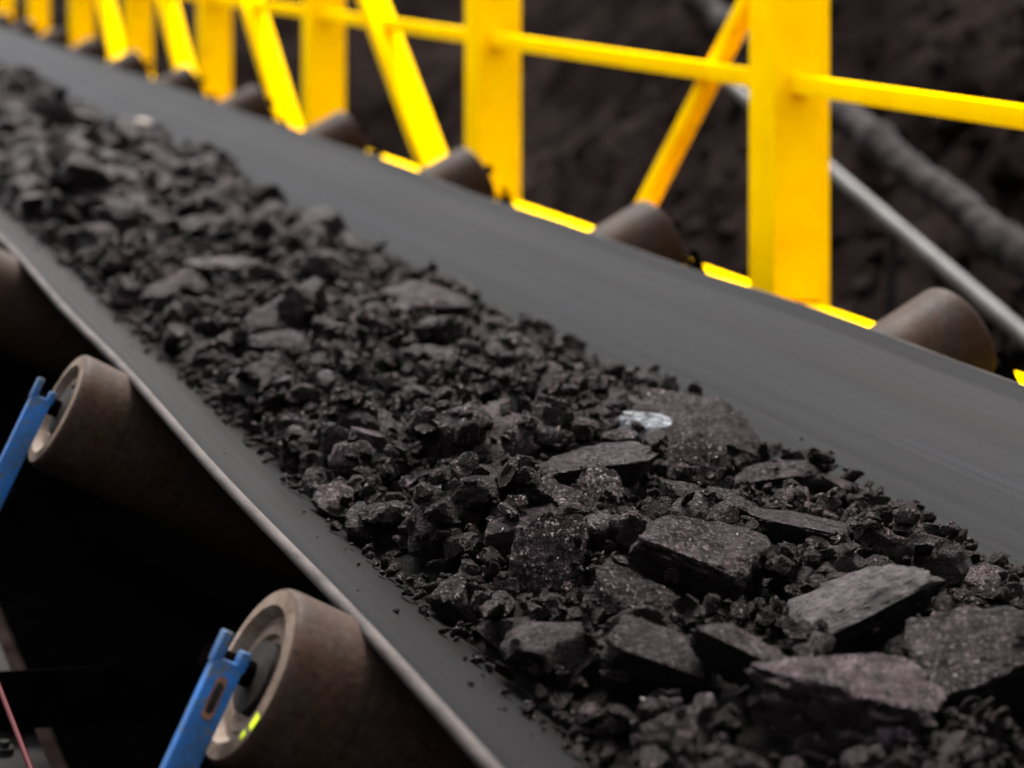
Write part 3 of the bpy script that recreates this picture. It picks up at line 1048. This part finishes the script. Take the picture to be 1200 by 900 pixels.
NEARY = 4.0
scatter(650, 0.017, 0.040, 1.4, 0.7, NEARY, 0.32)
scatter(900, 0.026, 0.060, 1.6, NEARY, 14.0, 0.34)
scatter(1300, 0.011, 0.022, 1.3, 0.9, NEARY, 0.30)
scatter(2600, 0.015, 0.030, 1.3, NEARY, 14.0, 0.30)
scatter(3000, 0.0055, 0.0115, 1.2, 1.0, NEARY, 0.22)
scatter(1800, 0.006, 0.0125, 1.2, 1.05, 2.6, 0.22)
scatter(3800, 0.0022, 0.0065, 1.2, 1.0, 3.6, 0.15, -1)
scatter(1500, 0.006, 0.012, 1.2, 3.6, 9.0, 0.15, -1)

# stray crumbs on the bare rubber
for _ in range(260):
    y = rng.uniform(1.0, 6.0)
    j = int((y - Y0) / CELL)
    off_ = abs(rng.normal()) * 0.05
    x = XA[j] - off_ if rng.random() < 0.75 else XB[j] + off_ * 0.6
    if x < 0.545 or x > 1.5:
        continue
    r = 0.0009 + 0.003 * rng.random() ** 3
    records.append((x, y, float(belt_z(x)) + r * 0.4 - 0.002 * (abs(x - 1.03) > 0.4), r * 1.2, r, r * 0.8, rng.uniform(0, 3), 0.0, 0.0))

# how much of each lump shows
ids, cnt = np.unique(ID[(ID >= 0) & (ID < 100000)], return_counts=True)
show = np.zeros(len(records))
for i_, n_ in zip(ids, cnt):
    x, y, z, hx, hy, hz = records[i_][:6]
    d = x * sP + y * cP
    px_ = 600 + 2400 * (x * cP - y * sP) / d
    py_ = 450 - 2400 * (z + y * TA) / d
    inside = -5 < px_ < 1205 and -5 < py_ < 905
    vis = n_ * CELL * CELL / (math.pi * hx * hy)
    if inside and vis > 0.30:
        show[i_] = n_ * CELL * CELL / d ** 2
NPICK = 300 - len(HERO)
pick = set(np.argsort(-show)[:NPICK].tolist())

MID = []
for i in range(26):
    V, F = lump(500 + i, 4, 10, 0.075, boxy=0.4, noisef=2.2, strata=0.03)
    me = fast_mesh('lump', V, F, True)
    set_lit_face(me, lit_face(V * np.array([1.2, 0.9, 0.65]), F))
    me.set_sharp_from_angle(angle=R(30))
    me.materials.append(COAL)
    MID.append(me)
SM2 = [lump(700 + i, 2, 7, 0.05, boxy=0.25, depth=(0.35, 0.72), hard=1.0) for i in range(16)]
SM1 = [lump(800 + i, 1, 6, 0.08, boxy=0.25, depth=(0.35, 0.72), hard=1.0) for i in range(16)]

ADJ = ['angular', 'chunky', 'dull', 'craggy', 'blunt']
ranks = {}
lumps_out = []
for i_ in sorted(pick, key=lambda k: -show[k]):
    x, y, z, hx, hy, hz, yaw, p_, r_ = records[i_]
    lumps_out.append(i_)


def screen(x, y, z0):
    d = x * sP + y * cP
    return 600 + 2400 * (x * cP - y * sP) / d, 450 - 2400 * (z0 + y * TA) / d


hs_ = [(screen(hx_, hy_, hz_), short) for _, short, hx_, hy_, hz_ in heroes]
cand = []
for i_ in lumps_out:
    x, y, z = records[i_][:3]
    sx, sy = screen(x, y, z)
    best = min(range(len(hs_)), key=lambda k: (hs_[k][0][0] - sx) ** 2 + (hs_[k][0][1] - sy) ** 2)
    dx, dy = sx - hs_[best][0][0], sy - hs_[best][0][1]
    side = ('right of' if dx > 0 else 'left of') if abs(dx) > abs(dy) else ('below' if dy > 0 else 'above')
    cand.append((best, side, math.hypot(dx, dy), i_))
cand.sort()
WORDS = ['closest', 'second closest', 'third closest', 'fourth closest', 'fifth closest', 'sixth closest', 'seventh closest', 'eighth closest', 'ninth closest', 'tenth closest',
         'eleventh closest', 'twelfth closest', 'thirteenth closest', 'fourteenth closest', 'fifteenth closest', 'sixteenth closest', 'seventeenth closest', 'eighteenth closest',
         'nineteenth closest', 'twentieth closest']
cnts = {}
for best, side, dist, i_ in cand:
    x, y, z, hx, hy, hz, yaw, p_, r_ = records[i_]
    o = bpy.data.objects.new('coal_lump', MID[i_ % len(MID)])
    COL.objects.link(o)
    o.location = W(x, y, z)
    o.rotation_euler = Matrix(rot_matrix(yaw, p_, r_).tolist()).to_euler()
    o.scale = (hx, hy, hz * 1.05)
    k = cnts.get((best, side), 0)
    cnts[(best, side)] = k + 1
    size = 'small' if max(hx, hy) < 0.022 else ('medium' if max(hx, hy) < 0.036 else 'large')
    wd = WORDS[k] if k < len(WORDS) else 'far off'
    tag(o, '%s black coal lump, %s one %s the %s' % (size, wd, side, hs_[best][1]), 'coal lump', 'coal lumps on the belt')

FV, FF, FB, off = [], [], [], 0
B2 = [lit_face(V * np.array([1.2, 0.9, 0.65]), F) for V, F in SM2]
B1 = [lit_face(V * np.array([1.2, 0.9, 0.65]), F) for V, F in SM1]
for i_, (x, y, z, hx, hy, hz, yaw, p_, r_) in enumerate(records):
    if i_ in pick:
        continue
    d = x * sP + y * cP
    fineq = max(hx, hy) / d > 0.0042
    V, F = SM2[i_ % 16] if fineq else SM1[i_ % 16]
    FB.append(B2[i_ % 16] if fineq else B1[i_ % 16])
    FV.append((V * np.array([hx, hy, hz * 1.05])) @ rot_matrix(yaw, p_ * 0.7, r_ * 0.7).T + np.array(W(x, y, z)))
    FF.append(F + off); off += len(V)
o = link('loose_coal', fast_mesh('loose', np.concatenate(FV), np.concatenate(FF)), COAL_FINE)
set_lit_face(o.data, np.concatenate(FB))
tag(o, 'uncounted small black coal pieces filling the load on the belt', 'coal', kind='stuff')

# fine bed under the pieces
st = 3
jj = np.arange(0, NY, st); ii = np.arange(0, NX, st)
bv, keep = [], []
for j in jj:
    for i in ii:
        zz = max(Hs[j, i] - 0.006 + 0.004 * noise.noise(Vector((xs_[i] * 60, ys_[j] * 60, 0))), bz_[i] - 0.02) if Hs[j, i] > -5 else bz_[i] - 0.02
        bv.append(W(xs_[i], ys_[j], zz))
bv = np.array([tuple(p) for p in bv]); n_ = len(ii)
A_ = (np.arange(len(jj) - 1)[:, None] * n_ + np.arange(n_ - 1)[None, :]).ravel()
bf = np.concatenate([np.stack([A_, A_ + 1, A_ + n_ + 1], 1), np.stack([A_, A_ + n_ + 1, A_ + n_], 1)])
o = link('coal_dust_bed', fast_mesh('bed', bv, bf, True), COAL_FINE)
set_lit_face(o.data, np.full(len(bv), 0.2))  # bed held near the dark end, painting shade between the lumps
tag(o, 'fine black coal dust packed between the lumps on the belt', 'coal dust', kind='stuff')

# small pale bits painted in as glints on the coal
GV, GF, off = [], [], 0
for i in range(110):
    y = 1.1 + 6.0 * rng.random() ** 1.5
    j = int((y - Y0) / CELL)
    x = XA[j] + (XB[j] - XA[j]) * rng.uniform(0.06, 0.97)
    i_ = int((x - X0) / CELL)
    r = (0.0006 + 0.0018 * rng.random() ** 2.5) * (1 + y * 0.12)
    V, F = SM1[i % 16]
    GV.append((V * r * np.array([rng.uniform(1, 2.4), 1, 0.6])) @ rot_matrix(rng.uniform(0, 6), rng.normal(), rng.normal()).T + np.array(W(x, y, H[j, i_] + r * 0.3)))
    GF.append(F + off); off += len(V)
o = link('pale_glints', fast_mesh('glints', np.concatenate(GV), np.concatenate(GF)), GLINT)
tag(o, 'tiny pale bits added as painted glints among the coal', 'mineral grains', kind='stuff')
